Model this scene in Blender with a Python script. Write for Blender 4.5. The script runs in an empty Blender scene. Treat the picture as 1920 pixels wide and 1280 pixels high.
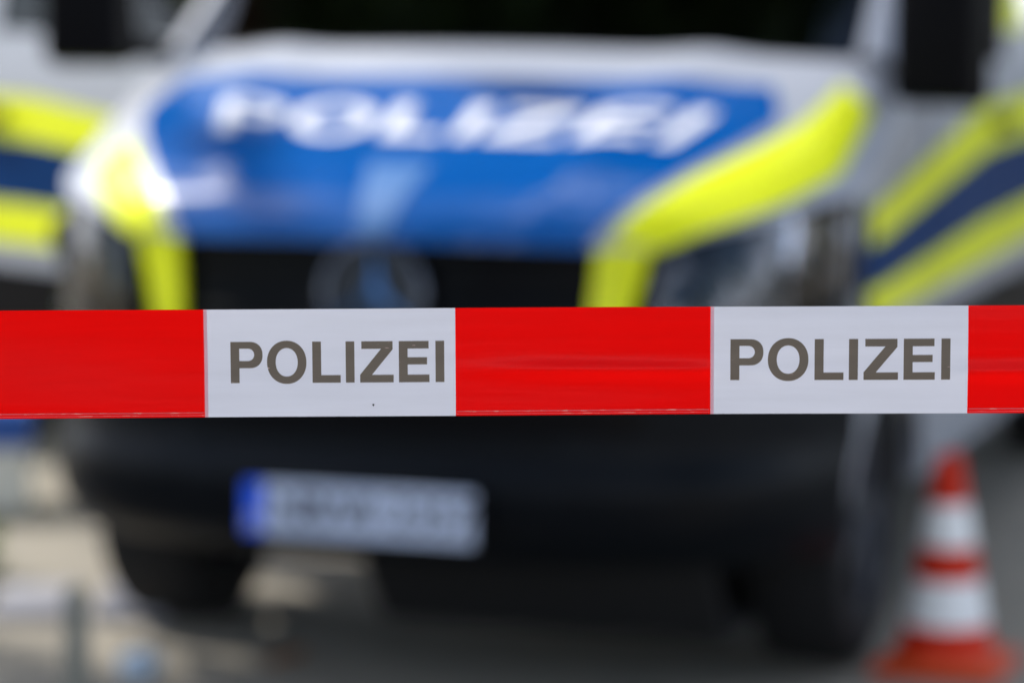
import bpy, bmesh, math, random
from mathutils import Vector, Matrix, noise
rnd = random.Random(7)
SC = bpy.context.scene
COL = SC.collection
R = math.radians

# ------------------------------------------------------------------ camera
cam = bpy.data.cameras.new('camera'); co = bpy.data.objects.new('camera', cam); COL.objects.link(co)
co.location = (0, 0, 1.7); co.rotation_euler = (R(90 - 7.24), 0, 0)
cam.sensor_width = 36; cam.lens = 118; cam.clip_start = 0.05; cam.clip_end = 3000
cam.dof.use_dof = True; cam.dof.focus_distance = 2.50; cam.dof.aperture_fstop = 3.1
SC.camera = co
# ------------------------------------------------------------------ sky, sun, exposure
SUN_AZ = math.atan2(-0.88, 0.48)       # from +Y towards +X
SUN_EL = R(48)
world = bpy.data.worlds.new('World'); SC.world = world; world.use_nodes = True
wn = world.node_tree.nodes; wl = world.node_tree.links
sky = wn.new('ShaderNodeTexSky'); sky.sky_type = 'NISHITA'; sky.sun_disc = False
sky.sun_elevation = SUN_EL; sky.sun_rotation = SUN_AZ; sky.air_density = 1.0; sky.dust_density = 1.5
bg = wn['Background']; bg.inputs['Strength'].default_value = 0.105
# scattered fair-weather clouds, the same all round the sky
wt = wn.new('ShaderNodeTexCoord'); wm = wn.new('ShaderNodeMapping'); wm.inputs['Scale'].default_value = (1, 1, 1.8); wl.new(wt.outputs['Generated'], wm.inputs[0])
cn = wn.new('ShaderNodeTexNoise'); cn.inputs['Scale'].default_value = 3.2; cn.inputs['Detail'].default_value = 7; cn.inputs['Roughness'].default_value = .55; wl.new(wm.outputs[0], cn.inputs['Vector'])
cm = wn.new('ShaderNodeMapRange'); cm.inputs[1].default_value = .53; cm.inputs[2].default_value = .66; wl.new(cn.outputs['Fac'], cm.inputs[0])
cx = wn.new('ShaderNodeMix'); cx.data_type = 'RGBA'; cx.inputs[7].default_value = (26, 27, 30, 1)
wl.new(cm.outputs[0], cx.inputs[0]); wl.new(sky.outputs[0], cx.inputs[6]); wl.new(cx.outputs[2], bg.inputs['Color'])
sd = bpy.data.lights.new('sun', 'SUN'); sd.energy = 3.3; sd.angle = R(0.53); sd.color = (1.0, 0.95, 0.87)
so = bpy.data.objects.new('sun', sd); COL.objects.link(so); so.location = (-8, 6, 10)
sdir = Vector((math.sin(SUN_AZ)*math.cos(SUN_EL), math.cos(SUN_AZ)*math.cos(SUN_EL), math.sin(SUN_EL)))
so.rotation_euler = sdir.to_track_quat('Z', 'Y').to_euler()
SC.view_settings.view_transform = 'Standard'; SC.view_settings.look = 'None'
SC.view_settings.exposure = 0.78; SC.view_settings.gamma = 1.0; SC.view_settings.use_curve_mapping = False
SC.render.engine = 'CYCLES'
SC.cycles.use_denoising = True
SC.cycles.use_adaptive_sampling = False
SC.cycles.max_bounces = 8; SC.cycles.transparent_max_bounces = 16
SC.cycles.sample_clamp_indirect = 8

# ------------------------------------------------------------------ materials
def mat(name, col, rough=0.5, metal=0.0, coat=0.0, var=0.0, vscale=20, bump=0.0, bscale=200, spec=0.5, sheen=None):
    m = bpy.data.materials.new(name); m.use_nodes = True
    n = m.node_tree.nodes; l = m.node_tree.links; p = n['Principled BSDF']
    p.inputs['Base Color'].default_value = (*col, 1); p.inputs['Roughness'].default_value = rough
    p.inputs['Metallic'].default_value = metal; p.inputs['Coat Weight'].default_value = coat
    p.inputs['Coat Roughness'].default_value = 0.04; p.inputs['Specular IOR Level'].default_value = spec
    tc = n.new('ShaderNodeTexCoord')
    if var:
        t = n.new('ShaderNodeTexNoise'); t.inputs['Scale'].default_value = vscale; t.inputs['Detail'].default_value = 6
        l.new(tc.outputs['Object'], t.inputs['Vector'])
        mx = n.new('ShaderNodeMix'); mx.data_type = 'RGBA'
        mx.inputs[6].default_value = (*[c*(1-var) for c in col], 1); mx.inputs[7].default_value = (*[min(1, c*(1+var)) for c in col], 1)
        l.new(t.outputs['Fac'], mx.inputs[0]); l.new(mx.outputs[2], p.inputs['Base Color'])
        rr = n.new('ShaderNodeMapRange'); rr.inputs[3].default_value = max(0, rough-0.08); rr.inputs[4].default_value = min(1, rough+0.12)
        l.new(t.outputs['Fac'], rr.inputs[0]); l.new(rr.outputs[0], p.inputs['Roughness'])
    if bump:
        b = n.new('ShaderNodeBump'); b.inputs['Strength'].default_value = bump; b.inputs['Distance'].default_value = 0.003
        t2 = n.new('ShaderNodeTexNoise'); t2.inputs['Scale'].default_value = bscale; t2.inputs['Detail'].default_value = 4
        l.new(tc.outputs['Object'], t2.inputs['Vector']); l.new(t2.outputs['Fac'], b.inputs['Height']); l.new(b.outputs[0], p.inputs['Normal'])
    return m

def glass_mat(name, tint, gloss_floor=0.06, rough=0.01):
    m = bpy.data.materials.new(name); m.use_nodes = True
    n = m.node_tree.nodes; l = m.node_tree.links; n.remove(n['Principled BSDF'])
    out = n['Material Output']; tr = n.new('ShaderNodeBsdfTransparent'); tr.inputs[0].default_value = (*tint, 1)
    gl = n.new('ShaderNodeBsdfGlossy'); gl.inputs['Roughness'].default_value = rough; gl.inputs[0].default_value = (1, 1, 1, 1)
    fr = n.new('ShaderNodeFresnel'); fr.inputs[0].default_value = 1.5
    ad = n.new('ShaderNodeMath'); ad.operation = 'ADD'; ad.inputs[1].default_value = gloss_floor; ad.use_clamp = True
    mx = n.new('ShaderNodeMixShader')
    l.new(fr.outputs[0], ad.inputs[0]); l.new(ad.outputs[0], mx.inputs[0]); l.new(tr.outputs[0], mx.inputs[1]); l.new(gl.outputs[0], mx.inputs[2])
    l.new(mx.outputs[0], out.inputs[0]); return m

def tape_mat(name, col, transl, rough=0.32, scuff=0.0, transmix=0.5, ior=1.27):
    m = bpy.data.materials.new(name); m.use_nodes = True
    n = m.node_tree.nodes; l = m.node_tree.links; n.remove(n['Principled BSDF']); out = n['Material Output']
    tc = n.new('ShaderNodeTexCoord')
    mp = n.new('ShaderNodeMapping'); mp.inputs['Scale'].default_value = (6, 1, 60); l.new(tc.outputs['Object'], mp.inputs[0])
    t = n.new('ShaderNodeTexNoise'); t.inputs['Scale'].default_value = 1.5; t.inputs['Detail'].default_value = 3; l.new(mp.outputs[0], t.inputs['Vector'])
    mx = n.new('ShaderNodeMix'); mx.data_type = 'RGBA'
    mx.inputs[6].default_value = (*[c*0.84 for c in col], 1); mx.inputs[7].default_value = (*[min(1, c*1.10) for c in col], 1)
    l.new(t.outputs['Fac'], mx.inputs[0]); basec = mx.outputs[2]
    if scuff:   # thin specks where the print is rubbed off
        m2 = n.new('ShaderNodeMapping'); m2.inputs['Scale'].default_value = (70, 1, 420); l.new(tc.outputs['Object'], m2.inputs[0])
        t2 = n.new('ShaderNodeTexNoise'); t2.inputs['Scale'].default_value = 1.6; t2.inputs['Detail'].default_value = 5; l.new(m2.outputs[0], t2.inputs['Vector'])
        cr = n.new('ShaderNodeMapRange'); cr.inputs[1].default_value = scuff; cr.inputs[2].default_value = scuff+0.03; l.new(t2.outputs['Fac'], cr.inputs[0])
        m3 = n.new('ShaderNodeMix'); m3.data_type = 'RGBA'; m3.inputs[7].default_value = (0.8, 0.55, 0.5, 1)
        l.new(cr.outputs[0], m3.inputs[0]); l.new(basec, m3.inputs[6]); basec = m3.outputs[2]
    d = n.new('ShaderNodeBsdfDiffuse'); l.new(basec, d.inputs[0])
    tl = n.new('ShaderNodeBsdfTranslucent'); tl.inputs[0].default_value = (*transl, 1)
    ms = n.new('ShaderNodeMixShader'); ms.inputs[0].default_value = transmix; l.new(d.outputs[0], ms.inputs[1]); l.new(tl.outputs[0], ms.inputs[2])
    g = n.new('ShaderNodeBsdfGlossy'); g.inputs['Roughness'].default_value = rough
    b = n.new('ShaderNodeBump'); b.inputs['Strength'].default_value = 0.3; b.inputs['Distance'].default_value = 0.0012; l.new(t.outputs['Fac'], b.inputs['Height'])
    for k in (d, g): l.new(b.outputs[0], k.inputs['Normal'])
    fr = n.new('ShaderNodeFresnel'); fr.inputs[0].default_value = ior
    m4 = n.new('ShaderNodeMixShader'); l.new(fr.outputs[0], m4.inputs[0]); l.new(ms.outputs[0], m4.inputs[1]); l.new(g.outputs[0], m4.inputs[2])
    l.new(m4.outputs[0], out.inputs[0]); return m

M = dict(
 body=mat('silver_white_paint', (0.37, 0.39, 0.44), 0.42, 0.1, 0.3, 0.04, 3),
 blue=mat('police_blue_film', (0.0, 0.082, 0.33), 0.26, 0, 0.75, 0.06, 4, spec=0.1),
 darkblue=mat('dark_blue_film', (0.0, 0.032, 0.13), 0.5, 0, 0.0, 0.08, 4, spec=0.06),
 yellow=mat('neon_yellow_film', (0.80, 0.86, 0.0), 0.45, 0, 0.1, 0.05, 6, spec=0.3),
 white=mat('white_reflective_film', (0.8, 0.8, 0.82), 0.4, 0, 0.3, 0.03, 6),
 pale=mat('reflection_pale_blue', (0.05, 0.17, 0.42), 0.4, 0, 0.3, 0.05, 6),
 plastic=mat('black_plastic', (0.004, 0.004, 0.005), 0.45, 0, 0, 0.2, 12, 0.2, 300, spec=0.06),
 bumper=mat('dark_bumper_plastic', (0.002, 0.0035, 0.006), 0.38, 0, 0.0, 0.15, 8, spec=0.13),
 gloss=mat('gloss_black', (0.002, 0.002, 0.003), 0.2, 0, 0.0, 0.1, 8, spec=0.12),
 chrome=mat('chrome', (0.75, 0.77, 0.8), 0.12, 1.0, 0, 0.03, 8),
 rubber=mat('tyre_rubber', (0.006, 0.006, 0.007), 0.9, 0, 0, 0.3, 30, 0.4, 120),
 steel=mat('wheel_steel', (0.06, 0.065, 0.08), 0.4, 0.5, 0, 0.15, 20),
 seat=mat('seat_cloth', (0.02, 0.022, 0.028), 0.9, 0, 0, 0.2, 40, 0.3, 300),
 plate=mat('number_plate_white', (0.52, 0.59, 0.76), 0.4, 0, 0.1, 0.05, 12),
 euro=mat('euro_blue', (0.0, 0.10, 0.85), 0.4, 0, 0.1, 0.03, 12),
 ink=mat('plate_black', (0.02, 0.02, 0.025), 0.5, 0, 0, 0.1, 40),
 bluelamp=mat('blue_beacon_lens', (0.005, 0.05, 0.6), 0.1, 0, 1.0, 0.1, 20),
 cone=mat('cone_orange_red', (0.62, 0.025, 0.003), 0.5, 0, 0, 0.16, 25, 0.2, 150, spec=0.2),
 conewhite=mat('cone_reflective_white', (0.88, 0.88, 0.88), 0.4, 0, 0.2, 0.02, 20),
 conebase=mat('cone_base_orange', (0.62, 0.06, 0.004), 0.6, 0, 0, 0.15, 25, 0.3, 150),
 ground=mat('grey_asphalt', (0.26, 0.235, 0.19), 0.9, 0, 0, 0.25, 1.7, 0.6, 160),
 slab=mat('pale_stone', (0.25, 0.25, 0.28), 0.85, 0, 0, 0.18, 9, 0.4, 90),
 post=mat('weathered_post_steel', (0.19, 0.19, 0.16), 0.6, 0.1, 0, 0.3, 20, 0.3, 80),
 bark=mat('bark', (0.09, 0.065, 0.045), 0.95, 0, 0, 0.35, 8, 1.0, 30),
 leaf=mat('leaf_green', (0.045, 0.10, 0.022), 0.55, 0, 0, 0.5, 0.8),
 weed=mat('weed_green', (0.10, 0.17, 0.02), 0.55, 0, 0, 0.3, 30),
 brown=mat('dry_leaf_brown', (0.23, 0.10, 0.035), 0.8, 0, 0, 0.3, 60),
 paper=mat('pale_blue_paper', (0.45, 0.55, 0.66), 0.7, 0, 0, 0.08, 60),
 boxwhite=mat('box_white_plastic', (0.75, 0.75, 0.68), 0.45, 0, 0, 0.05, 12),
 boxblue=mat('box_blue_plastic', (0.02, 0.10, 0.42), 0.45, 0, 0, 0.1, 12),
 wall=mat('rendered_wall', (0.40, 0.37, 0.32), 0.9, 0, 0, 0.12, 0.6, 0.4, 40),
 grass=mat('grass_green', (0.05, 0.09, 0.02), 0.9, 0, 0, 0.4, 2.5, 0.8, 60),
)
M['body'].node_tree.nodes['Principled BSDF'].inputs['Coat Roughness'].default_value = 0.20
M['blue'].node_tree.nodes['Principled BSDF'].inputs['Coat IOR'].default_value = 1.55
M['reflector'] = mat('lamp_reflector_dark', (0.22, 0.24, 0.29), .25, .9, 0, .1, 30)
M['glass'] = glass_mat('tinted_glass', (0.10, 0.13, 0.12), 0.0)
M['lens'] = glass_mat('clear_lens', (0.55, 0.60, 0.70), 0.0, 0.03)

# ------------------------------------------------------------------ object helpers
def link(name, me, m=None, parent=None):
    o = bpy.data.objects.new(name, me); COL.objects.link(o)
    if m is not None and me is not None and hasattr(me, 'materials'): me.materials.append(m)
    if parent is not None: o.parent = parent
    return o
def tag(o, label=None, cat=None, group=None, kind=None):
    if label: o['label'] = label
    if cat: o['category'] = cat
    if group: o['group'] = group
    if kind: o['kind'] = kind
    return o
def empty(name, loc=(0, 0, 0), rz=0):
    o = bpy.data.objects.new(name, None); COL.objects.link(o); o.location = loc; o.rotation_euler = (0, 0, rz)
    o.empty_display_size = 0.2; return o
def finish(name, bm, m, parent=None, smooth=True):
    bmesh.ops.recalc_face_normals(bm, faces=bm.faces[:])
    me = bpy.data.meshes.new(name); bm.to_mesh(me); bm.free()
    if smooth:
        me.shade_smooth()
        me.set_sharp_from_angle(angle=R(38))
    return link(name, me, m, parent)
def interp(pts, x):
    if x <= pts[0][0]: return pts[0][1]
    for (a, fa), (b, fb) in zip(pts, pts[1:]):
        if x <= b: return fa + (fb-fa)*(x-a)/(b-a)
    return pts[-1][1]
def lerp3(a, b, t): return tuple(a[i]+(b[i]-a[i])*t for i in range(3))
def interp3(pts, t):
    return tuple(interp([(p[0], p[1+i]) for p in pts], t) for i in range(3))
def patch(name, fn, nu, nv, m, parent=None, thick=0.004, off=0.0, outward=None):
    """grid sheet fn(s,t) s,t in 0..1 ; pushed off along its normal and given thickness inwards"""
    P = [[Vector(fn(i/nu, j/nv)) for j in range(nv+1)] for i in range(nu+1)]
    e = 1e-3
    def nrm(i, j):
        a = P[min(i+1, nu)][j]-P[max(i-1, 0)][j]; b = P[i][min(j+1, nv)]-P[i][max(j-1, 0)]
        n = a.cross(b)
        return n.normalized() if n.length > 1e-12 else Vector((0, -1, 0))
    N = [[nrm(i, j) for j in range(nv+1)] for i in range(nu+1)]
    ref = Vector(outward if outward else (0, -1, 0.6))
    mid = N[nu//2][nv//2]
    sg = 1 if mid.dot(ref) > 0 else -1
    bm = bmesh.new()
    top = [[bm.verts.new(P[i][j]+N[i][j]*sg*off) for j in range(nv+1)] for i in range(nu+1)]
    bot = [[bm.verts.new(P[i][j]+N[i][j]*sg*(off-thick)) for j in range(nv+1)] for i in range(nu+1)]
    def f(*v):
        try: bm.faces.new(v)
        except ValueError: pass
    for i in range(nu):
        for j in range(nv):
            f(top[i][j], top[i+1][j], top[i+1][j+1], top[i][j+1]); f(bot[i][j], bot[i][j+1], bot[i+1][j+1], bot[i+1][j])
    for i in range(nu):
        f(top[i][0], bot[i][0], bot[i+1][0], top[i+1][0]); f(top[i][nv], top[i+1][nv], bot[i+1][nv], bot[i][nv])
    for j in range(nv):
        f(top[0][j], top[0][j+1], bot[0][j+1], bot[0][j]); f(top[nu][j], bot[nu][j], bot[nu][j+1], top[nu][j+1])
    bmesh.ops.remove_doubles(bm, verts=bm.verts[:], dist=1e-5)
    return finish(name, bm, m, parent)
def add_box(bm, c, s, rot=None, bevel=0.0):
    r = bmesh.ops.create_cube(bm, size=1.0); vs = r['verts']
    mt = Matrix.Translation(c) @ (rot.to_4x4() if rot else Matrix.Identity(4)) @ Matrix.Diagonal((*s, 1))
    bmesh.ops.transform(bm, matrix=mt, verts=vs)
    if bevel:
        es = {e for v in vs for e in v.link_edges}
        bmesh.ops.bevel(bm, geom=list(es), offset=bevel, segments=3, affect='EDGES', profile=0.6)
def box(name, c, s, m, parent=None, rot=None, bevel=0.004):
    bm = bmesh.new(); add_box(bm, c, s, rot, bevel); return finish(name, bm, m, parent)
def add_lathe(bm, prof, axis='Z', c=(0, 0, 0), seg=40, caps=True):
    rings = []
    for (r, h) in prof:
        ring = []
        for k in range(seg):
            a = 2*math.pi*k/seg; x, y = r*math.cos(a), r*math.sin(a)
            p = (x, y, h) if axis == 'Z' else ((h, x, y) if axis == 'X' else (x, h, y))
            ring.append(bm.verts.new((p[0]+c[0], p[1]+c[1], p[2]+c[2])))
        rings.append(ring)
    for a, b in zip(rings, rings[1:]):
        for k in range(seg): bm.faces.new((a[k], a[(k+1) % seg], b[(k+1) % seg], b[k]))
    if caps:
        bm.faces.new(rings[0]); bm.faces.new(rings[-1])
def lathe(name, prof, m, parent=None, axis='Z', c=(0, 0, 0), seg=40, caps=True):
    bm = bmesh.new(); add_lathe(bm, prof, axis, c, seg, caps); return finish(name, bm, m, parent)
def add_tube(bm, pts, rad, seg=10):
    prev = None; n = len(pts)
    for i, p in enumerate(pts):
        p = Vector(p); d = (Vector(pts[min(i+1, n-1)])-Vector(pts[max(i-1, 0)])).normalized()
        a = d.orthogonal().normalized(); b = d.cross(a); r = rad[i] if isinstance(rad, (list, tuple)) else rad
        if prev:                      # keep rings aligned
            a = (prev[0]-d*prev[0].dot(d)).normalized(); b = d.cross(a)
        ring = [bm.verts.new(p+(a*math.cos(2*math.pi*k/seg)+b*math.sin(2*math.pi*k/seg))*r) for k in range(seg)]
        if prev:
            for k in range(seg): bm.faces.new((prev[1][k], prev[1][(k+1) % seg], ring[(k+1) % seg], ring[k]))
        else: bm.faces.new(ring)
        prev = (a, ring)
    bm.faces.new(prev[1])
def tube(name, pts, rad, m, parent=None, seg=10):
    bm = bmesh.new(); add_tube(bm, pts, rad, seg); return finish(name, bm, m, parent)

# ------------------------------------------------------------------ letter outlines (unit cap height)
def arc(cx, cy, rx, ry, a0, a1, n):
    return [(cx+rx*math.cos(R(a0+(a1-a0)*i/n)), cy+ry*math.sin(R(a0+(a1-a0)*i/n))) for i in range(n+1)]
def superarc(cx, cy, rx, ry, a0, a1, n, p=2.25):
    o = []
    for i in range(n+1):
        a = R(a0+(a1-a0)*i/n); c, s = math.cos(a), math.sin(a)
        o.append((cx+rx*math.copysign(abs(c)**(2/p), c), cy+ry*math.copysign(abs(s)**(2/p), s)))
    return o
W = 0.215
GL = {
 'I': (0.215, [[(0, 0), (W, 0), (W, 1), (0, 1)]]),
 'L': (0.69, [[(0, 0), (0.69, 0), (0.69, 0.185), (W, 0.185), (W, 1), (0, 1)]]),
 'Z': (0.82, [[(0, 0), (0.82, 0), (0.82, 0.185), (0.29, 0.185), (0.80, 0.80), (0.80, 1), (0.035, 1), (0.035, 0.815), (0.515, 0.815), (0, 0.19)]]),
 'E': (0.745, [[(0, 0), (0.745, 0), (0.745, 0.185), (W, 0.185), (W, 0.43), (0.69, 0.43), (0.69, 0.605), (W, 0.605), (W, 0.815), (0.73, 0.815), (0.73, 1), (0, 1)]]),
 'P': (0.785, [[(0, 0), (W, 0), (W, 0.36), (0.47, 0.36)] + superarc(0.47, 0.68, 0.315, 0.32, -90, 90, 18) + [(0, 1)],
               [(W, 0.535), (0.43, 0.535)] + arc(0.43, 0.685, 0.15, 0.15, -90, 90, 12) + [(W, 0.835)]]),
 'O': (0.965, [superarc(0.4825, 0.5, 0.4825, 0.525, 0, 360, 48, 2.1)[:-1], superarc(0.4825, 0.5, 0.27, 0.345, 0, 360, 40, 2.1)[:-1]]),
}
def glyph_mesh(ch, cuts=0.12):
    """flat triangulated glyph in XY, cut in fine rows and columns so that it can follow a curved sheet"""
    w, loops = GL[ch]
    cu = bpy.data.curves.new('tmp', 'CURVE'); cu.dimensions = '2D'; cu.fill_mode = 'BOTH'
    for lp in loops:
        sp = cu.splines.new('POLY'); sp.points.add(len(lp)-1); sp.use_cyclic_u = True
        for p, (x, y) in zip(sp.points, lp): p.co = (x, y, 0, 1)
    ob = bpy.data.objects.new('tmp', cu); COL.objects.link(ob)
    bpy.context.view_layer.update()
    me = bpy.data.meshes.new_from_object(ob.evaluated_get(bpy.context.evaluated_depsgraph_get()))
    bm = bmesh.new(); bm.from_mesh(me); bpy.data.objects.remove(ob); bpy.data.curves.remove(cu); bpy.data.meshes.remove(me)
    bmesh.ops.remove_doubles(bm, verts=bm.verts[:], dist=1e-5)
    k = -0.05
    while k < 1.1:
        for ax in ((0, 1, 0), (1, 0, 0)):
            bmesh.ops.bisect_plane(bm, geom=bm.verts[:]+bm.edges[:]+bm.faces[:], plane_co=(k, k, 0), plane_no=ax)
        k += cuts
    return w, bm
def word(text, height, width, fn, m, parent, gap=0.17, thick=None):
    """glyphs of text as separate objects; fn(x, y) maps the flat word (x from 0 to width, y from 0 to height) to the surface"""
    adv = [GL[c][0] for c in text]; total = sum(adv)+gaps_sum(text, gap); x = 0; out = []
    cache = {}
    for i, c in enumerate(text):
        w, bm = glyph_mesh(c)
        sx = width/total
        for v in bm.verts:
            v.co = Vector(fn((x+v.co.x)*sx, v.co.y*height))
        for f in bm.faces: pass
        out.append(finish('letter', bm, m, parent, smooth=True))
        x += w + (GAPS.get(text[i:i+2], gap) if i < len(text)-1 else 0)
    return out
GAPS = {'PO': 0.105, 'OL': 0.145, 'LI': 0.125, 'IZ': 0.135, 'ZE': 0.13, 'EI': 0.15}
def gaps_sum(text, gap): return sum(GAPS.get(text[i:i+2], gap) for i in range(len(text)-1))

# ================================================================== SETTING
bm = bmesh.new(); bmesh.ops.create_grid(bm, x_segments=60, y_segments=60, size=600)
g = finish('ground', bm, M['ground'], None, False); tag(g, kind='structure', label='grey asphalt ground under the police van')
# lawn strip far behind
lawn = patch('lawn', lambda s, t: (-60+120*s, 30+40*t, 0.05+0.02*math.sin(9*s)), 40, 8, M['grass'], None, 0.08, outward=(0, 0, 1)); tag(lawn, kind='structure')
# row of pale slabs crossing at the lower left
pav = empty('pavement', (-1.06, 8.16, 0)); tag(pav, kind='structure', label='row of pale stone slabs set in the ground')
for k, (cx, w) in enumerate([(0.13, 0.18), (-0.12, 0.19), (-0.38, 0.24), (-0.66, 0.26), (-0.95, 0.26), (-1.24, 0.26), (-1.53, 0.26)]):
    box('slab', (cx, rnd.uniform(-.01, .01), 0.006), (w, 0.34, 0.05), M['slab'], pav, None, 0.008)

# ================================================================== POLICE VAN
VAN_A = -18
van = empty('police_van', (-0.31, 7.0, 0), R(VAN_A))
tag(van, 'silver and blue police van with neon yellow stripes, parked head-on behind the tape', 'van')
def sweep(u):
    a = min(abs(u)/0.95, 1.0); return 0.22*a*a+0.30*a**8
BUL = [(.3, .14), (.345, .07), (.39, .015), (.44, -.008), (.50, -.020), (.535, -.012), (.565, .012), (.62, .012), (.70, .008), (.78, .02), (.92, .045), (1.05, .06)]
def front(u, z, d=0.0): return (u, sweep(u)+interp(BUL, z)-d, z)
FL = [(.28, .925), (.45, .945), (.8, .955), (1.1, .952), (1.25, .945), (1.37, .925), (1.6, .885), (1.84, .85), (1.93, .80)]
def fl(z): return interp(FL, z)
HC = [(0, .05, 1.015), (.05, .06, 1.055), (.13, .10, 1.105), (.26, .19, 1.165), (.40, .30, 1.218), (.55, .43, 1.270), (.75, .61, 1.340), (1, .82, 1.397)]
def hood_w(t): return interp([(0, .48), (.08, .52), (.26, .63), (.42, .73), (.55, .785), (.7, .815), (.85, .832), (1, .84)], t)
def hood(s, t):
    """s -1..1 across, t 0..1 from the leading edge to the windscreen"""
    u = hood_w(t)*s
    v = interp([(p[0], p[1]) for p in HC], t)+sweep(u)*(1-.35*t); z = interp([(p[0], p[2]) for p in HC], t)-(.008+.018*t)*s*s
    # pressed ridge lines
    z += 0.012*math.exp(-((abs(s)-.62)/.10)**2)*min(1, t*3)
    return (u, v, z)
FC = [(0, .59, 0, 1.00), (.2, .68, 0, 1.035), (.42, .84, 0, 1.075), (.58, .925, .51, 1.10), (.75, .945, .76, 1.18), (1, .940, 1.30, 1.335)]
def fcrest(t):
    p = interp3(FC, t); u, v, z = p
    vf = sweep(u)+interp(BUL, z)
    if t <= .58: v = vf
    return (u, v, z)
hd = patch('hood', lambda s, t: hood(2*s-1, t), 40, 30, M['body'], van, 0.012)
bl = patch('hood_panel_film', lambda s, t: hood((2*s-1)*.955*(1-.10*max(0, (t-.75)/.25)), t*.74), 40, 26, M['blue'], hd, 0.001, 0.002); bl['label'] = 'blue film over the front of the bonnet'
ws = word('POLIZEI', 0.135, 1.08, lambda x, y: (lambda p: (p[0], p[1], p[2]+.0045))(hood((x-.54+.045)/hood_w(.45), .395+.185*y/.135)), M['white'], hd)
for w_ in ws: w_['label'] = 'white letter on the blue bonnet'
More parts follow.
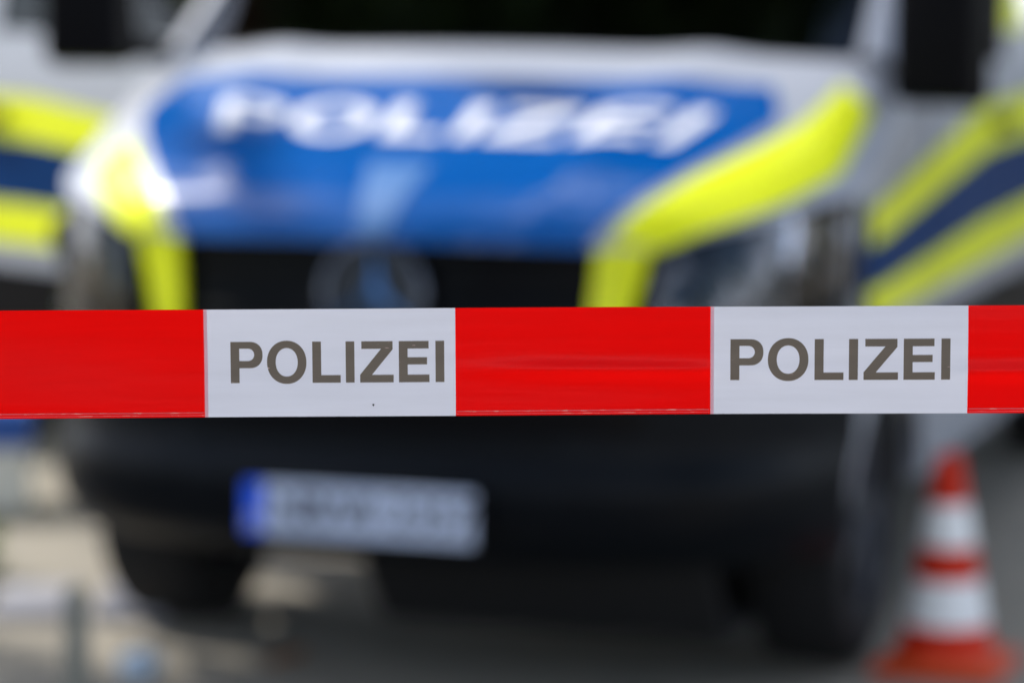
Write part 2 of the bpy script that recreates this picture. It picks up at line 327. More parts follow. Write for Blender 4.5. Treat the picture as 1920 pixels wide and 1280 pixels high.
# reflection of the star, painted as a pale patch above the badge
patch('star_reflection', lambda s, t: hood((s-.5)*(.075+.05*t)/.55+.02*t, .02+.25*t), 6, 10, M['pale'], hd, 0.001, 0.0045)
for sg in (-1, 1):
    def fend(s, t, sg=sg):
        a = hood(1, t); b = fcrest(t); p = lerp3(a, b, s)
        return (sg*p[0], p[1], p[2]+.022*math.sin(math.pi*s)*(.4+.6*t))
    fd = patch('fender', fend, 28, 72, M['body'], van, 0.006, -0.001)
    patch('neon_film', lambda s, t, q=(.76 if sg > 0 else .36): fend(.07+(.91-.36*t*t)*s, .02+q*t), 28, 60, M['yellow'], fd, 0.001, 0.005)  # left film cut short; the bare paint there stands for glare
    def fside(s, t, sg=sg):
        v = .535+s*(1.315-.535)
        dv = abs(v-.9); zmin = .34+math.sqrt(max(0, .37**2-dv*dv)) if dv < .368 else .40
        # crest height at v
        tt = .58+.42*max(0, min(1, (v-.47)/(1.30-.47))); 
        zt = interp([(.47, 1.10), (.76, 1.18), (1.30, 1.335)], v); zt -= .014; z = zmin+(zt-zmin)*t
        u = fl(z)*(1-t)+(interp([(.47, .925), (.76, .945), (1.3, .940)], v)-.004)*t
        if v < .75: u -= (.75-v)**2*.35
        return (sg*u, v, z)
    fs = patch('fender', fside, 30, 16, M['body'], van, 0.005, 0, (sg, 0, 0))
    # yellow strip between grille and lamp
    patch('neon_film', lambda s, t: (sg*(.475-.02*t+(.11-.045*t)*s), front((.475+.11*s), 1.012-.25*t)[1], 1.012-.25*t), 6, 14, M['yellow'], van, 0.02, 0.0)
    # headlight
    hl = empty('headlight'); hl.parent = van
    def lens(s, t, d=0.0):
        c = fcrest(.58*s*.985+.004); z0 = .775+.05*s; z = c[2]-.006-(c[2]-.006-z0)*t; u = c[0]
        v = sweep(u)+interp(BUL, z)+d-.012*math.sin(math.pi*t)
        return (sg*(u+.004), v, z)
    patch('lamp_housing', lambda s, t: lens(s, t, .075), 14, 10, M['gloss'], hl, 0.006)
    patch('lamp_lens', lambda s, t: lens(s, t), 18, 12, M['lens'], hl, 0.004)
    for (cu, cz, r) in ((.68, .915, .060), (.785, .95, .052), (.865, .975, .042)):
        cv = sweep(cu)+interp(BUL, cz)+.058
        bm = bmesh.new(); add_lathe(bm, [(r, -.045), (r*.93, -.045), (r*.8, -.02), (r*.45, .0), (r*.2, .008)], 'Y', (0, 0, 0), 28, False)
        ob = finish('reflector', bm, M['chrome'] if cu > .8 else M['reflector'], hl); ob.location = (sg*cu, cv, cz); ob.rotation_euler = (R(6), 0, R(18*sg))
    # mirror
    mr = empty('wing_mirror'); mr.parent = van
    bm = bmesh.new(); add_box(bm, (0, 0, 0), (.215, .13, .34), None, .035)
    for v in bm.verts:
        if v.co.y < 0: v.co.x *= .92; v.co.z *= .94
    hs = finish('mirror_housing', bm, M['plastic'], mr); hs.location = (sg*(1.065 if sg < 0 else 1.035), .93, 1.50 if sg < 0 else 1.44); hs.rotation_euler = (0, 0, R(-8*sg))
    tube('mirror_arm', [(sg*.90, 1.30, 1.36), (sg*.97, 1.18, 1.36), (sg*1.05, 1.02, 1.38)], [.03, .028, .035], M['plastic'], mr)
    patch('mirror_glass', lambda s, t: (sg*(.99+.165*s), 1.067+.004*s, 1.37+.25*t), 2, 2, M['chrome'], mr, .002, 0, (0, 1, 0))
    # pillar, quarter window
    A0 = (sg*.84, .975, 1.378); A1 = (sg*.79, 1.76, 1.885); B0 = (sg*.925, 1.06, 1.345); B1 = (sg*.85, 1.86, 1.865)
    patch('windscreen_pillar', lambda s, t: tuple(Vector(lerp3(lerp3(A0, B0, s), lerp3(A1, B1, s), t))+Vector((0, 0, .018*math.sin(math.pi*s)))), 6, 12, M['body'], van, .03, 0, (sg, -.6, .5))
    Q1 = (sg*.928, 1.32, 1.375); Q2 = (sg*.882, 1.50, 1.615)
    patch('quarter_window', lambda s, t: lerp3(lerp3(B0, Q1, s), lerp3(lerp3(B0, B1, .52), Q2, s), t), 4, 4, M['glass'], van, .005, -.004, (sg, 0, 0))
    # inner wheel housing so that no daylight shows
    patch('wheel_liner', lambda s, t: (sg*(.60+.30*s), .9+.385*math.cos(math.pi*t), .345+.385*math.sin(math.pi*t)), 4, 20, M['rubber'], van, .008, 0, (0, 0, 1))
    # sill and side panel
    def side(v0, v1, z0f, z1, sg=sg):
        def f(s, t):
            v = v0+(v1-v0)*s; z0 = z0f(v) if callable(z0f) else z0f; z = z0+(z1-z0)*t
            w = fl(z)
            if v > 4.8: w -= (v-4.8)**2*.6
            return (sg*w, v, z)
        return f
    RA = lambda v: (.34+math.sqrt(max(0, .38**2-(v-4.1)**2)) if abs(v-4.1) < .375 else .40)
    sp = patch('side_panel', side(2.365, 5.08, RA, 1.385), 70, 14, M['body'], van, .02, 0, (sg, 0, 0))
    patch('side_upper_frame', side(2.365, 5.08, 1.80, 1.865), 30, 3, M['body'], van, .02, 0, (sg, 0, 0))
    for (a, b) in ((2.80, 3.62), (3.70, 4.92)):
        patch('side_window', side(a, b, 1.395, 1.795), 16, 6, M['glass'], van, .005, -.004, (sg, 0, 0))
    for (a, b) in ((2.365, 2.795), (3.625, 3.695), (4.925, 5.08)):
        patch('side_pillar', side(a, b, 1.387, 1.798), 3, 6, M['body'] if a > 3 else M['yellow'], van, .02, 0, (sg, 0, 0))
    patch('sill', side(1.29, 3.70, .36, .40), 12, 2, M['body'], van, .06, .002, (sg, 0, 0))
    def band(v0, v1, za, zb, sg=sg):
        zf = lambda pts, v: interp(pts, v)
        return lambda s, t: (lambda v: (lambda z: (sg*(fl(z)-((.75-v)**2*.35 if v < .75 else 0)), v, z))(zf(za, v)+(zf(zb, v)-zf(za, v))*t))(v0+(v1-v0)*s)
    L0 = [(.5, .815), (2, .815)]; L1 = [(.5, .885), (2, .925)]; L2 = [(.5, .972), (2, 1.095)]; L3 = [(.5, 1.05), (2, 1.215)]
    SP = ((sg, 0, 0))
    patch('neon_film', band(.60, 1.31, L0, L1), 14, 3, M['yellow'], fs, .001, .005, SP)
    patch('blue_film', band(.56, 1.31, L1, L2), 14, 3, M['darkblue'], fs, .001, .005, SP)
    patch('neon_film', band(.62, 1.31, L2, L3), 14, 3, M['yellow'], fs, .001, .005, SP)
    patch('neon_film', band(2.37, 4.9, L0, L1), 30, 3, M['yellow'], sp, .001, .0045, SP)
    patch('blue_film', band(2.37, 4.9, L1, L2), 30, 3, M['darkblue'], sp, .001, .0045, SP)
    patch('neon_film', band(2.37, 4.9, L2, L3), 30, 3, M['yellow'], sp, .001, .0045, SP)
    patch('rubbing_strip', side(2.37, 3.70, .55, .74), 20, 3, M['plastic'], van, .004, .012, SP)
    # front door, built about its hinge
    dr = empty('front_door', (sg*.945, 1.325, 0)); dr.parent = van
    def D(f): return lambda s, t: (lambda p: (p[0]-sg*.945, p[1]-1.325, p[2]))(f(s, t))
    patch('door_panel', D(side(1.325, 2.355, .405, 1.385)), 20, 18, M['body'], dr, .05, 0, SP)
    patch('door_cladding', D(side(1.33, 2.35, .55, .75)), 16, 4, M['plastic'], dr, .004, .012, SP)
    patch('neon_film', D(band(1.33, 2.35, L0, L1)), 12, 3, M['yellow'], dr, .001, .0045, SP)
    patch('blue_film', D(band(1.33, 2.35, L1, L2)), 12, 3, M['darkblue'], dr, .001, .0045, SP)
    patch('neon_film', D(band(1.33, 2.35, L2, L3)), 12, 3, M['yellow'], dr, .001, .0045, SP)
    def win(s, t):
        v0 = 1.39+.50*t; v1 = 2.20; v = v0+(v1-v0)*s; z = 1.39+.40*t; return (sg*fl(z), v, z)
    patch('door_window', D(win), 10, 8, M['glass'], dr, .005, -.008, SP)
    patch('window_frame', D(lambda s, t: (lambda z, v: (sg*fl(z), v, z))(1.388+.452*t, 1.335+.565*t+.055*s)), 2, 10, M['gloss'], dr, .02, 0, SP)
    patch('window_frame', D(lambda s, t: (lambda z, v: (sg*fl(z), v, z))(1.388+.452*t, 2.20+.15*s)), 3, 10, M['body'], dr, .03, 0, SP)
    patch('window_frame', D(lambda s, t: (lambda z, v: (sg*fl(z), v, z))(1.79+.05*t, 1.90+.30*s)), 8, 2, M['body'], dr, .02, 0, SP)
    if sg > 0: patch('neon_film', D(lambda s, t: (lambda z, v: (sg*fl(z), v, z))(1.40+.42*t, 2.03+.15*s)), 3, 8, M['yellow'], dr, .001, .003, SP)
    bm = bmesh.new(); add_box(bm, (sg*.03, .87, 1.16), (.03, .17, .035), None, .01); finish('door_handle', bm, M['plastic'], dr)
    if sg < 0: dr.rotation_euler = (0, 0, R(62)); dr.location.x -= .02
    # wheels
    for wv in (.9, 4.1):
        wh = empty('wheel', (sg*.79, wv, .335)); wh.parent = van
        lathe('tyre', [(.215, -.10), (.30, -.112), (.325, -.10), (.335, -.075), (.335, .075), (.325, .10), (.30, .112), (.215, .10)], M['rubber'], wh, 'X', seg=48, caps=False)
        bm = bmesh.new(); add_lathe(bm, [(.218, -.09), (.20, -.05), (.20, .04), (.218, .09)], 'X', (0, 0, 0), 40, False)
        add_lathe(bm, [(.20, .05*sg), (.15, .03*sg), (.07, .07*sg), (.03, .075*sg)], 'X', (0, 0, 0), 32, False)
        for k in range(5):
            a = 2*math.pi*k/5; add_box(bm, (.07*sg, .115*math.cos(a), .115*math.sin(a)), (.03, .17, .045), Matrix.Rotation(a, 3, 'X'), .006)
        finish('rim', bm, M['steel'], wh)
    # rear lamp
    box('rear_lamp', (sg*.88, 5.07, 1.15), (.10, .06, .5), M['cone'], van)

# windscreen, roof, rear, floor
patch('windscreen', lambda s, t: (lambda a, b: lerp3(a, b, t))((lambda p: (p[0], p[1], p[2]+.004))(hood(2*s-1, 1)), ((2*s-1)*.79, 1.70+.07*(2*s-1)**2, 1.905-.02*(2*s-1)**2)), 30, 12, M['glass'], van, .006, .002)
patch('windscreen_cowl', lambda s, t: (lambda p: (p[0], p[1]+.005+.03*t, p[2]+.006-.01*t))(hood((2*s-1)*.99, 1)), 30, 3, M['plastic'], van, .01, .006)
patch('roof', lambda s, t: ((2*s-1)*(.80+.045*min(1, t*14)), 1.70+.07*(2*s-1)**2+3.36*t, 1.905+.05*math.sin(math.pi*min(1, t*1.0+.05)*.5)*(1-(2*s-1)**2)-.035*(2*s-1)**4), 20, 20, M['body'], van, .02, 0, (0, 0, 1))
patch('rear_door', lambda s, t: ((2*s-1)*fl(.42+1.45*t)*.95, 5.075, .42+1.45*t), 10, 12, M['body'], van, .02, 0, (0, 1, 0))
patch('underbody', lambda s, t: ((2*s-1)*.60, .45+4.6*t, .36), 2, 8, M['rubber'], van, .03, 0, (0, 0, -1))
patch('shade_tray', lambda s, t: (-.12+.80*s, .22+1.3*t, .38-.255*min(1, t*6)), 4, 12, M['rubber'], van, .03, 0, (0, 0, -1))  # dark off-centre tray, added to deepen the shade under the van
patch('bulkhead', lambda s, t: ((2*s-1)*.86, 1.02-.25*0, .30+.86*t), 4, 4, M['seat'], van, .02)
bar = empty('light_bar', (0, 2.05, 1.955)); bar.parent = van
for k in (-1, 1): box('beacon_lens', (k*.40, 0, .05), (.42, .26, .10), M['bluelamp'], bar, None, .03)
box('bar_base', (0, 0, -.005), (1.26, .22, .03), M['plastic'], bar)
box('loudspeaker', (0, 0, .04), (.30, .2, .07), M['gloss'], bar)
# cabin
patch('dashboard', lambda s, t: ((2*s-1)*.82, 1.02+.36*t, 1.33-.03*t+.03*math.sin(math.pi*t)), 10, 6, M['plastic'], van, .12, 0, (0, 0, 1))
for k in (-.42, .42):
    st = empty('cab_seat', (k, 1.95, 0)); st.parent = van
    box('seat_cushion', (0, 0, .88), (.50, .50, .16), M['seat'], st, None, .05); box('backrest', (0, .26, 1.25), (.48, .16, .66), M['seat'], st, Matrix.Rotation(R(-12), 3, 'X'), .06)
    box('headrest', (0, .34, 1.66), (.27, .10, .17), M['seat'], st, None, .04)
bm = bmesh.new(); add_tube(bm, [(.19*math.cos(2*math.pi*k/28), .19*math.sin(2*math.pi*k/28), 0) for k in range(29)], .016, 8); add_box(bm, (0, 0, -.01), (.34, .06, .03), None, .01)
sw = finish('steering_wheel', bm, M['plastic'], van); sw.location = (.42, 1.52, 1.30); sw.rotation_euler = (R(62), 0, 0)

# bumper
def bump(s, t):
    u = (2*s-1)*.95; zt = .70 if abs(u) < .44 else (.775 if abs(u) < .58 else .775+.05*(abs(u)-.57)/.36)
    z0 = .325+.0*u; z = z0+(zt-z0)*t; return front(u*(1-.03*(1-t)**3), z)
bp = patch('bumper', bump, 60, 20, M['bumper'], van, .03)
patch('air_intake', lambda s, t: front((2*s-1)*(.56+.04*t), .63+.05*t, .003), 30, 6, M['gloss'], bp, .02, .002)
# grille
gr = patch('grille', lambda s, t: (lambda z: ((2*s-1)*(.467-.03*t), sweep((2*s-1)*.46)+interp(BUL, z)+.045, z))(1.01-.31*t), 24, 10, M['gloss'], van, .01)
for k in range(5):
    z0 = .975-k*.058
    patch('slat', lambda s, t: ((2*s-1)*(.462-.02*k/4), sweep((2*s-1)*.46)+interp(BUL, z0)+.012+.02*t, z0-.026*t*.6), 20, 2, M['plastic'], gr, .010, 0)
badge = empty('badge', (0.005, interp(BUL, .917)-.005, .905)); badge.parent = van; badge.rotation_euler = (R(-6), 0, 0)
bm = bmesh.new(); ring = [(.110*math.cos(2*math.pi*k/48), .110*math.sin(2*math.pi*k/48)) for k in range(49)]
add_tube(bm, [(a, 0, b) for a, b in ring], .0105, 8); M['dimchrome'] = mat('badge_dim_chrome', (0.11, 0.125, 0.16), .25, .9, 0, .1, 30); finish('badge_ring', bm, M['dimchrome'], badge)
bm = bmesh.new(); add_tube(bm, [(0.95*a*.96, .012, .95*b*.96) for a, b in ring], .004, 6); finish('badge_disc_edge', bm, M['steel'], badge)
lathe('badge_disc', [(.104, .0), (.104, .012)], mat('badge_dark_blue', (.006, .010, .022), .3, .1, .1, .1, 10), badge, 'Y', (0, .012, 0), 40)
bm = bmesh.new()
for k in range(3):
    a = math.pi/2+k*2*math.pi/3; tip = Vector((.106*math.cos(a), -.002, .106*math.sin(a)))
    l_ = Vector((.022*math.cos(a+math.pi/3), 0, .022*math.sin(a+math.pi/3))); r_ = Vector((.022*math.cos(a-math.pi/3), 0, .022*math.sin(a-math.pi/3))); c_ = Vector((0, -.016, 0)); b_ = Vector((0, .006, 0))
    v = [bm.verts.new(p) for p in (tip, l_, r_, c_, b_)]
    for f in ((0, 3, 1), (0, 2, 3), (0, 1, 4), (0, 4, 2)): bm.faces.new([v[i] for i in f])
M['starblue'] = mat('star_blue_chrome', (0.10, 0.20, 0.38), .2, .9, 0, .1, 30); finish('star', bm, M['starblue'], badge, False)
# number plate
np_ = empty('number_plate', (0.0, -.045, .452)); np_.parent = van; np_.rotation_euler = (R(-4), 0, 0)
box('plate_holder', (0, .012, 0), (.545, .018, .135), M['plastic'], np_, None, .006)
box('plate_sheet', (0.022, 0, 0), (.472, .006, .112), M['plate'], np_, None, .0025)
box('euro_band', (-.237, 0, 0), (.044, .006, .112), M['euro'], np_, None, .0025)
def textmesh(txt, size):
    cu = bpy.data.curves.new('t', 'FONT'); cu.body = txt; cu.size = size; cu.align_x = 'CENTER'; cu.align_y = 'CENTER'; cu.extrude = .0008
    ob = bpy.data.objects.new('t', cu); COL.objects.link(ob); bpy.context.view_layer.update()
    me = bpy.data.meshes.new_from_object(ob.evaluated_get(bpy.context.evaluated_depsgraph_get())); bpy.data.objects.remove(ob); return me
px = -.185
for ch, adv in zip('NRW4 2357', (.055, .052, .070, .050, .024, .050, .050, .050, .050)):
    if ch != ' ':
        tx = link('character', textmesh(ch, .098), M['ink'], np_); tx.location = (px+adv/2, -.0042, 0); tx.rotation_euler = (R(90), 0, 0)
    px += adv
tx = link('country_letter', textmesh('D', .04), M['white'], np_); tx.location = (-.237, -.0042, -.03); tx.rotation_euler = (R(90), 0, 0)

# ================================================================== PATROL CAR BEHIND ON THE LEFT
car = empty('patrol_car', (-2.15, 10.6, 0), R(6)); tag(car, 'white patrol car standing behind the open van door at the left edge', 'car')
def carsec(v):   # half width, sill, shoulder height
    w = .90-.22*max(0, (.6-v)/.6)**2.2-.10*max(0, (v-4.0)/.6)**2
    sh = interp([(0, .62), (.12, .74), (.5, .84), (1.35, .98), (4.2, 1.02), (4.6, .95)], v)
    return w, sh
def carbody(s, t):
    v = 4.6*t; w, sh = carsec(v); a = math.pi*s
    prof = [(-1, .25), (-1.0, .45), (-.995, .72), (-.93, .95), (-.82, 1.0), (0, 1.045), (.82, 1.0), (.93, .95), (.995, .72), (1.0, .45), (1, .25)]
    k = s*10; i = min(9, int(k)); f = k-i; x = prof[i][0]+(prof[i+1][0]-prof[i][0])*f; z = prof[i][1]+(prof[i+1][1]-prof[i][1])*f
    return (x*w, v, z*sh if z > .5 else z)
patch('car_body', carbody, 40, 46, M['body'], car, .02, 0, (0, 0, 1))
def cabin(s, t):
    a = [(-.80, 0), (-.66, .9), (-.56, 1), (.56, 1), (.66, .9), (.80, 0)]; k = s*5; i = min(4, int(k)); f = k-i
    x = a[i][0]+(a[i+1][0]-a[i][0])*f; h = a[i][1]+(a[i+1][1]-a[i][1])*f
    base = interp([(1.15, .96), (4.45, 1.0)], 1.15+3.3*t); rz = interp([(0, .97), (.26, 1.42), (.6, 1.46), (.88, 1.40), (1, 1.02)], t)
    return (x, 1.15+3.3*t, base+(rz-base)*h)
patch('car_cabin', cabin, 30, 30, M['gloss'], car, .02, 0, (0, 0, 1))
patch('car_roof', lambda s, t: ((2*s-1)*.60, 2.05+1.95*t, 1.445+.03*math.sin(math.pi*t)), 10, 10, M['body'], car, .02, .012, (0, 0, 1))
patch('car_lower_bumper', lambda s, t: ((2*s-1)*.905, -.02+.22*abs(2*s-1)**2.2, .16+.30*t), 20, 4, M['bumper'], car, .03, .004)
patch('car_grille', lambda s, t: ((2*s-1)*.45, -.012+.03*abs(2*s-1), .42+.2*t), 8, 3, M['plastic'], car, .02, .004)
box('car_plate', (0, -.03, .42), (.52, .01, .11), M['plate'], car)
for k in (-1, 1):
    box('headlight', (k*.55, .05, .62), (.26, .12, .12), M['chrome'], car, Matrix.Rotation(R(-12*k), 3, 'Z'), .03)
    patch('blue_film', lambda s, t: (k*(carsec(.9+3*s)[0]+.0), .9+3*s, .58+.14*t), 20, 2, M['blue'], car, .002, .006, (k, 0, 0))
    box('wing_mirror', (k*.98, 1.55, 1.0), (.18, .1, .12), M['body'], car, None, .03)
    for wv in (.85, 3.7):
        wh = empty('wheel', (k*.80, wv, .32)); wh.parent = car
        lathe('tyre', [(.2, -.1), (.31, -.1), (.32, -.07), (.32, .07), (.31, .105), (.2, .105)], M['rubber'], wh, 'X', seg=32, caps=False)
        lathe('rim', [(.2, .08*k), (.1, .06*k), (.03, .09*k)], M['steel'], wh, 'X', seg=24)

# ================================================================== SMALL THINGS ON THE GROUND
cone = empty('traffic_cone', (.985, 7.47, 0), R(-20)); tag(cone, 'orange-red traffic cone with two white bands beside the right front wheel', 'traffic cone')
def cr(z): return .112-.172*z
bm = bmesh.new(); add_box(bm, (0, 0, .016), (.285, .285, .030), None, .010); add_lathe(bm, [(.135, .028), (.125, .042), (.115, .046)], 'Z', seg=8)
finish('cone_base', bm, M['conebase'], cone)
lathe('cone_body', [(cr(0)+.004, .03), (cr(.11), .11), (cr(.212), .212), (cr(.3), .3), (cr(.4), .4), (cr(.485), .485), (cr(.5)-.008, .498)], M['cone'], cone)
for a, b in ((.112, .214), (.290, .386)):
    o = lathe('reflective_band', [(cr(a)+.0002, a-.001), (cr(a)+.0022, a), (cr(b)+.0022, b), (cr(b)+.0002, b+.001)], M['conewhite'], cone, caps=False)
bl_ = empty('bollard', (-.866, 6.55, 0)); tag(bl_, 'slim weathered steel post in the lower left, before the pale slabs', 'post')
lathe('post_shaft', [(.026, 0), (.026, .36), (.022, .375), (.01, .38)], M['post'], bl_, seg=20); lathe('post_foot', [(.05, 0), (.05, .012), (.03, .016)], M['post'], bl_, seg=20)
bx_ = empty('cool_box', (-1.575, 9.55, 0), R(10)); tag(bx_, 'white plastic box with blue lid on the ground under the open door', 'box')
box('box_shell', (0, 0, .10), (.36, .26, .19), M['boxwhite'], bx_, None, .015); box('box_lid', (0, 0, .25), (.38, .28, .11), M['boxblue'], bx_, None, .012)
tube('box_handle', [(-.18, -.02, .25), (-.17, -.12, .30), (0, -.165, .31), (.17, -.12, .30), (.18, -.02, .25)], .008, M['boxblue'], bx_)
# leaf on the ground
bm = bmesh.new(); n = 14
vs = []
for i in range(n+1):
    t = i/n; w = .032*math.sin(math.pi*t)**.7*(1+.25*math.sin(t*19)); x = (t-.5)*.10
    vs.append([bm.verts.new((x, sy*w, .006+.016*abs(sy)+.012*t*t)) for sy in (-1, 0, 1)])
for a, b in zip(vs, vs[1:]):
    for k in (0, 1): bm.faces.new((a[k], b[k], b[k+1], a[k+1]))
lf = finish('fallen_leaf', bm, M['brown'], None); lf.location = (-.515, 7.52, .0); lf.rotation_euler = (0, 0, .5); lf.modifiers.new('s', 'SOLIDIFY').thickness = .0008
tag(lf, 'curled brown leaf on the ground in front of the van', 'leaf')
bm = bmesh.new(); bmesh.ops.create_icosphere(bm, subdivisions=4, radius=.045)
for v in bm.verts: v.co *= 1+.28*noise.noise(v.co*45)+.12*noise.noise(v.co*110); v.co.z *= .8
pb = finish('crumpled_paper', bm, M['paper'], None, False); pb.location = (-.835, 7.37, .034); tag(pb, 'crumpled pale blue paper ball on the ground at the lower left', 'paper')
def leafquad(vv, ff, c, s, rng, up=.3):
    d = Vector((rng.gauss(0, 1), rng.gauss(0, 1), rng.gauss(0, 1))).normalized(); a = d.orthogonal().normalized(); a.rotate(Matrix.Rotation(rng.random()*6.28, 3, d)); b = d.cross(a)
    i = len(vv); vv += [c-a*s, c-b*s*.45+d*s*.1, c+a*s, c+b*s*.45+d*s*.1]; ff.append((i, i+1, i+2, i+3))
wd = empty('weed', (-1.37, 8.55, 0)); tag(wd, 'small green weed growing from the ground at the left edge', 'plant')
vv, ff = [], []
for k in range(70):
    a = rnd.random()*6.28; r = rnd.random()*.06; leafquad(vv, ff, Vector((r*math.cos(a), r*math.sin(a), .015+rnd.random()*.11)), .028, rnd)
me = bpy.data.meshes.new('foliage'); me.from_pydata([tuple(v) for v in vv], [], ff); link('foliage', me, M['weed'], wd)
tube('stem', [(0, 0, 0), (.005, 0, .06), (0, .01, .12)], [.004, .003, .002], M['weed'], wd, 6)

# ================================================================== TREES AND HEDGE
def tree(loc, h, crad, cz, off, seed, label, n=9000, ls=.16, group='trees around the square'):
    rng = random.Random(seed); t = empty('leafy_tree', loc); tag(t, label, 'tree', group)
    cc = Vector((off[0], off[1], cz))
    bm = bmesh.new(); r0 = .22+h*.008
    add_tube(bm, [(0, 0, -.1), (.03, .02, h*.12), (off[0]*.12, off[1]*.12, h*.35), (off[0]*.5, off[1]*.5, cz*.8), tuple(cc)], [r0*1.35, r0, r0*.8, r0*.55, r0*.2], 12)
    finish('trunk', bm, M['bark'], t)
    bm = bmesh.new(); tips = []
    for k in range(16):
        a = k*2.4; e = rng.uniform(-.2, .9); st = Vector((off[0]*.4, off[1]*.4, cz*.65+rng.random()*cz*.15))
        tip = cc+Vector((math.cos(a)*math.cos(e), math.sin(a)*math.cos(e), math.sin(e)*.75))*crad*rng.uniform(.6, .95)
        mid = st.lerp(tip, .5)+Vector((rng.uniform(-.3, .3), rng.uniform(-.3, .3), .3)); add_tube(bm, [st, mid, tip], [.10, .06, .02], 6); tips += [tip, mid.lerp(tip, .5)]
    finish('limb', bm, M['bark'], t)
    clumps = tips+[cc+Vector((rng.gauss(0, 1), rng.gauss(0, 1), rng.gauss(0, .8))).normalized()*crad*rng.uniform(.35, 1) for _ in range(34)]
    vv, ff = [], []
    for k in range(n):
        c = clumps[rng.randrange(len(clumps))]; q = Vector((rng.gauss(0, 1), rng.gauss(0, 1), rng.gauss(0, .6)))*crad*.14
        leafquad(vv, ff, c+q, ls*rng.uniform(.7, 1.3), rng)
    me = bpy.data.meshes.new('crown'); me.from_pydata([tuple(v) for v in vv], [], ff); link('crown', me, M['leaf'], t)
tree((5.0, 15.5, 0), 12, 4.8, 11.5, (-6.2, -2.0), 3, 'tall leafy tree leaning over the van from behind right', 24000, .2)
tree((9.5, 27, 0), 12, 4.2, 8.0, (0, 0), 5, 'broad leafy tree far behind the van on the right')
tree((-7.5, 30, 0), 12, 4.0, 7.5, (0, 0), 8, 'round leafy tree far behind the van on the left')
tree((-4.5, -3.5, 0), 11, 4.0, 8.5, (.5, .5), 11, 'leafy tree standing behind the photographer to the left')
tree((5.0, -2.0, 0), 11, 4.2, 8.5, (-.5, .5), 13, 'leafy tree standing behind the photographer to the right')
tree((-4.9, 17.0, 0), 12, 2.4, 10.5, (.5, -2.2), 31, 'unseen slender tree behind the van, added to darken the windscreen reflection', 12000, .18)  # added out of view so the left windscreen and bonnet reflect dark leaves
tree((-10.6, 9.6, 0), 11, 2.9, 9.0, (.3, .2), 21, 'unseen leafy tree left of the van, added to shade the ground', 14000, .16)  # added out of view; its crown keeps sun off the near-left ground
hg = empty('hedge', (0, 25, 0)); tag(hg, 'long dark clipped hedge across the far background', 'hedge')
vv, ff = [], []; rng = random.Random(4)
for k in range(16000):
    x = rng.uniform(-22, 22); f = rng.random()
    y = rng.uniform(-.6, .6); z = rng.uniform(.05, 1.5)
    if f < .5: y = -.55+rng.gauss(0, .08)
    elif f < .75: z = 1.45+rng.gauss(0, .07)
    leafquad(vv, ff, Vector((x, y, z)), .09, rng)
me = bpy.data.meshes.new('foliage'); me.from_pydata([tuple(v) for v in vv], [], ff); link('foliage', me, M['leaf'], hg)
box('hedge_core', (0, 0, .7), (44, .8, 1.3), M['bark'], hg, None, .05)

# ================================================================== BARRIER TAPE (in focus)
TY = 2.5; TH = .0815; U0 = -.381         # section boundaries along x in metres at the tape plane
tp = empty('barrier_tape', (0, TY, 1.3670), 0); tp.rotation_euler = (0, R(-.30), 0)
tag(tp, 'red and white plastic police barrier tape stretched across the whole picture', 'barrier tape')
def sm(a, b, x):
    t = max(0, min(1, (x-a)/(b-a))); return t*t*(3-2*t)
def tdepth(x, z):
    """forward relief of the tape: soft waves and one long crease; z measured from the middle"""
    d = .0016*math.sin(x*7+1.2)+.0010*math.sin(x*17+z*25)+.0009*math.cos(z*55+x*3)
    k = sm(-.06, .05, x)*.0016*(1-.8*sm(.140, .156, x)*(1-sm(.336, .350, x)))
    d += -1.3*k*math.exp(-((z+.006+.004*math.sin(x*3))/.0065)**2)
    d += .0012*(z/.04)**2*(.5+.5*math.sin(x*5))
    return d
JOINTS = {0: (-.2307, -.0425), 1: (.1498, .3424)}      # printed joints of the two sections in view
period = .381
def joints(k):
    return JOINTS.get(k) or ((-.2307+k*period, -.0425+k*period) if k < 0 else (.1498+(k-1)*period, .3424+(k-1)*period))
M['tred'] = tape_mat('tape_red_film', (0.84, 0.0, 0.0), (0.84, 0.0, 0.0), .26, .76, .35, 1.20)
M['twhite'] = tape_mat('tape_white_film', (0.64, 0.65, 0.74), (0.68, 0.69, 0.78), .38, 0, .35)
M['tpink'] = tape_mat('tape_overlap_pink', (0.92, 0.55, 0.62), (0.9, 0.5, 0.58), .4, 0, .35)
M['tink'] = tape_mat('tape_grey_ink', (0.205, 0.168, 0.135), (0.06, 0.05, 0.04), .45, .685, .10)
M['tseam'] = tape_mat('tape_seam_scuffed', (0.80, 0.16, 0.19), (0.7, 0.05, 0.06), .25, .55, .35)
ZB = -.0151
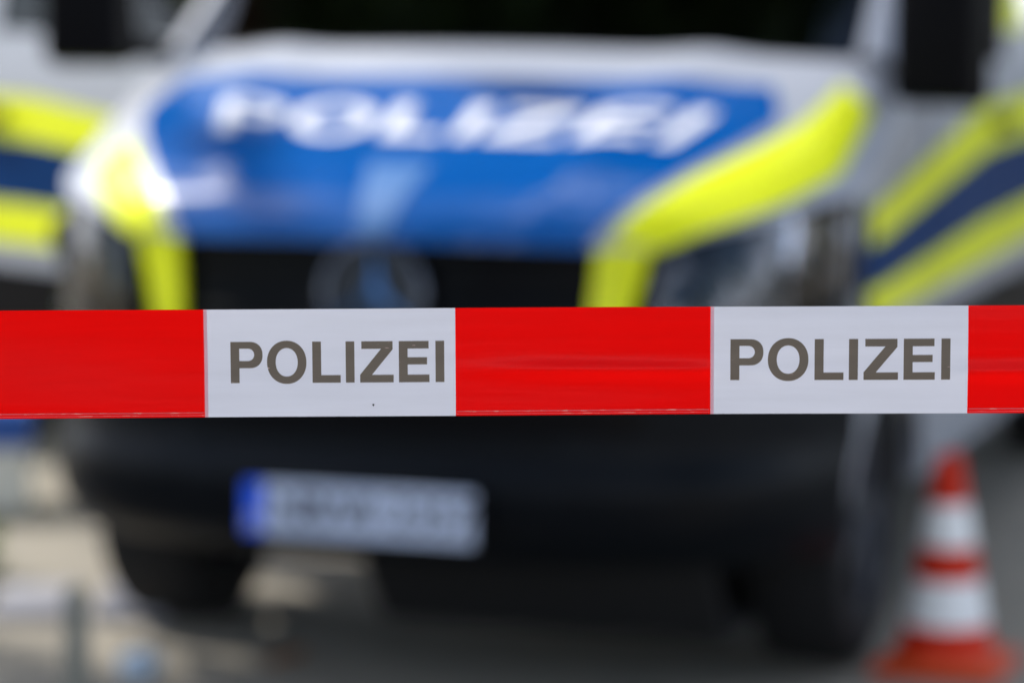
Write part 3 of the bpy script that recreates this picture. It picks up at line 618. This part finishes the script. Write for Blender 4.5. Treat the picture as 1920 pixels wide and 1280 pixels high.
def section(name, x0, x1, m, z0=-TH/2, z1=TH/2, th=.00012, off=0.0, nx=24, nz=36, parent=None):
    bm = bmesh.new()
    g = [[bm.verts.new((x0+(x1-x0)*i/nx, tdepth(x0+(x1-x0)*i/nx, z0+(z1-z0)*j/nz)-off, z0+(z1-z0)*j/nz)) for j in range(nz+1)] for i in range(nx+1)]
    for i in range(nx):
        for j in range(nz): bm.faces.new((g[i][j], g[i+1][j], g[i+1][j+1], g[i][j+1]))
    me = bpy.data.meshes.new(name); bm.to_mesh(me); bm.free(); me.shade_smooth()
    return link(name, me, m, parent or tp)
for k in range(-5, 7):
    w0, w1 = joints(k); w2 = joints(k+1)[0]
    sec = section('white_section', w0, w1, M['twhite'])
    section('joint_edge', w0-.0006, w0+.0020, M['tpink'], off=.0002, nx=2, parent=sec)
    lx0 = w0+(.0144 if k == 1 else .0192); lw = .1650 if k == 1 else .1606
    ls_ = word('POLIZEI', .0312, lw, lambda x, y: (lx0+x, tdepth(lx0+x, y+ZB)-.00022, y+ZB), M['tink'], sec)
    rs = section('red_section', w1, w2, M['tred'])
    section('seam', w1+.001, w2-.001, M['tseam'], -TH/2+.0012, -TH/2+.0017, off=.00040, nx=30, nz=2, parent=rs)
    section('seam', w1+.001, w2-.0015, M['tseam'], -TH/2+.0030, -TH/2+.0038, off=.00050, nx=30, nz=2, parent=rs)
    if k == 0:
        bm = bmesh.new(); sx, sz = -.1045, -TH/2+.0086
        vs = [bm.verts.new((sx+a, tdepth(sx, sz)-.0003, sz+b)) for a, b in ((-.0007, .0008), (-.0009, .0002), (-.0003, -.0005), (-.0001, -.0014), (.0004, -.0006), (.0009, .0003), (.0006, .0009))]
        bm.faces.new(vs); finish('speck', bm, M['ink'], sec)

# end posts the tape is tied to, outside the picture
for px_, lab in ((-2.137, 'dark steel post holding the left end of the tape'), (2.44, 'dark steel post holding the right end of the tape')):
    ps = empty('barrier_post', (px_, TY+.03, 0)); tag(ps, lab, 'post')
    lathe('post_shaft', [(.021, 0), (.021, 1.47), (.017, 1.485), (.006, 1.49)], M['post'], ps, seg=20); lathe('post_foot', [(.16, 0), (.16, .015), (.13, .03), (.035, .045)], M['rubber'], ps, seg=28)
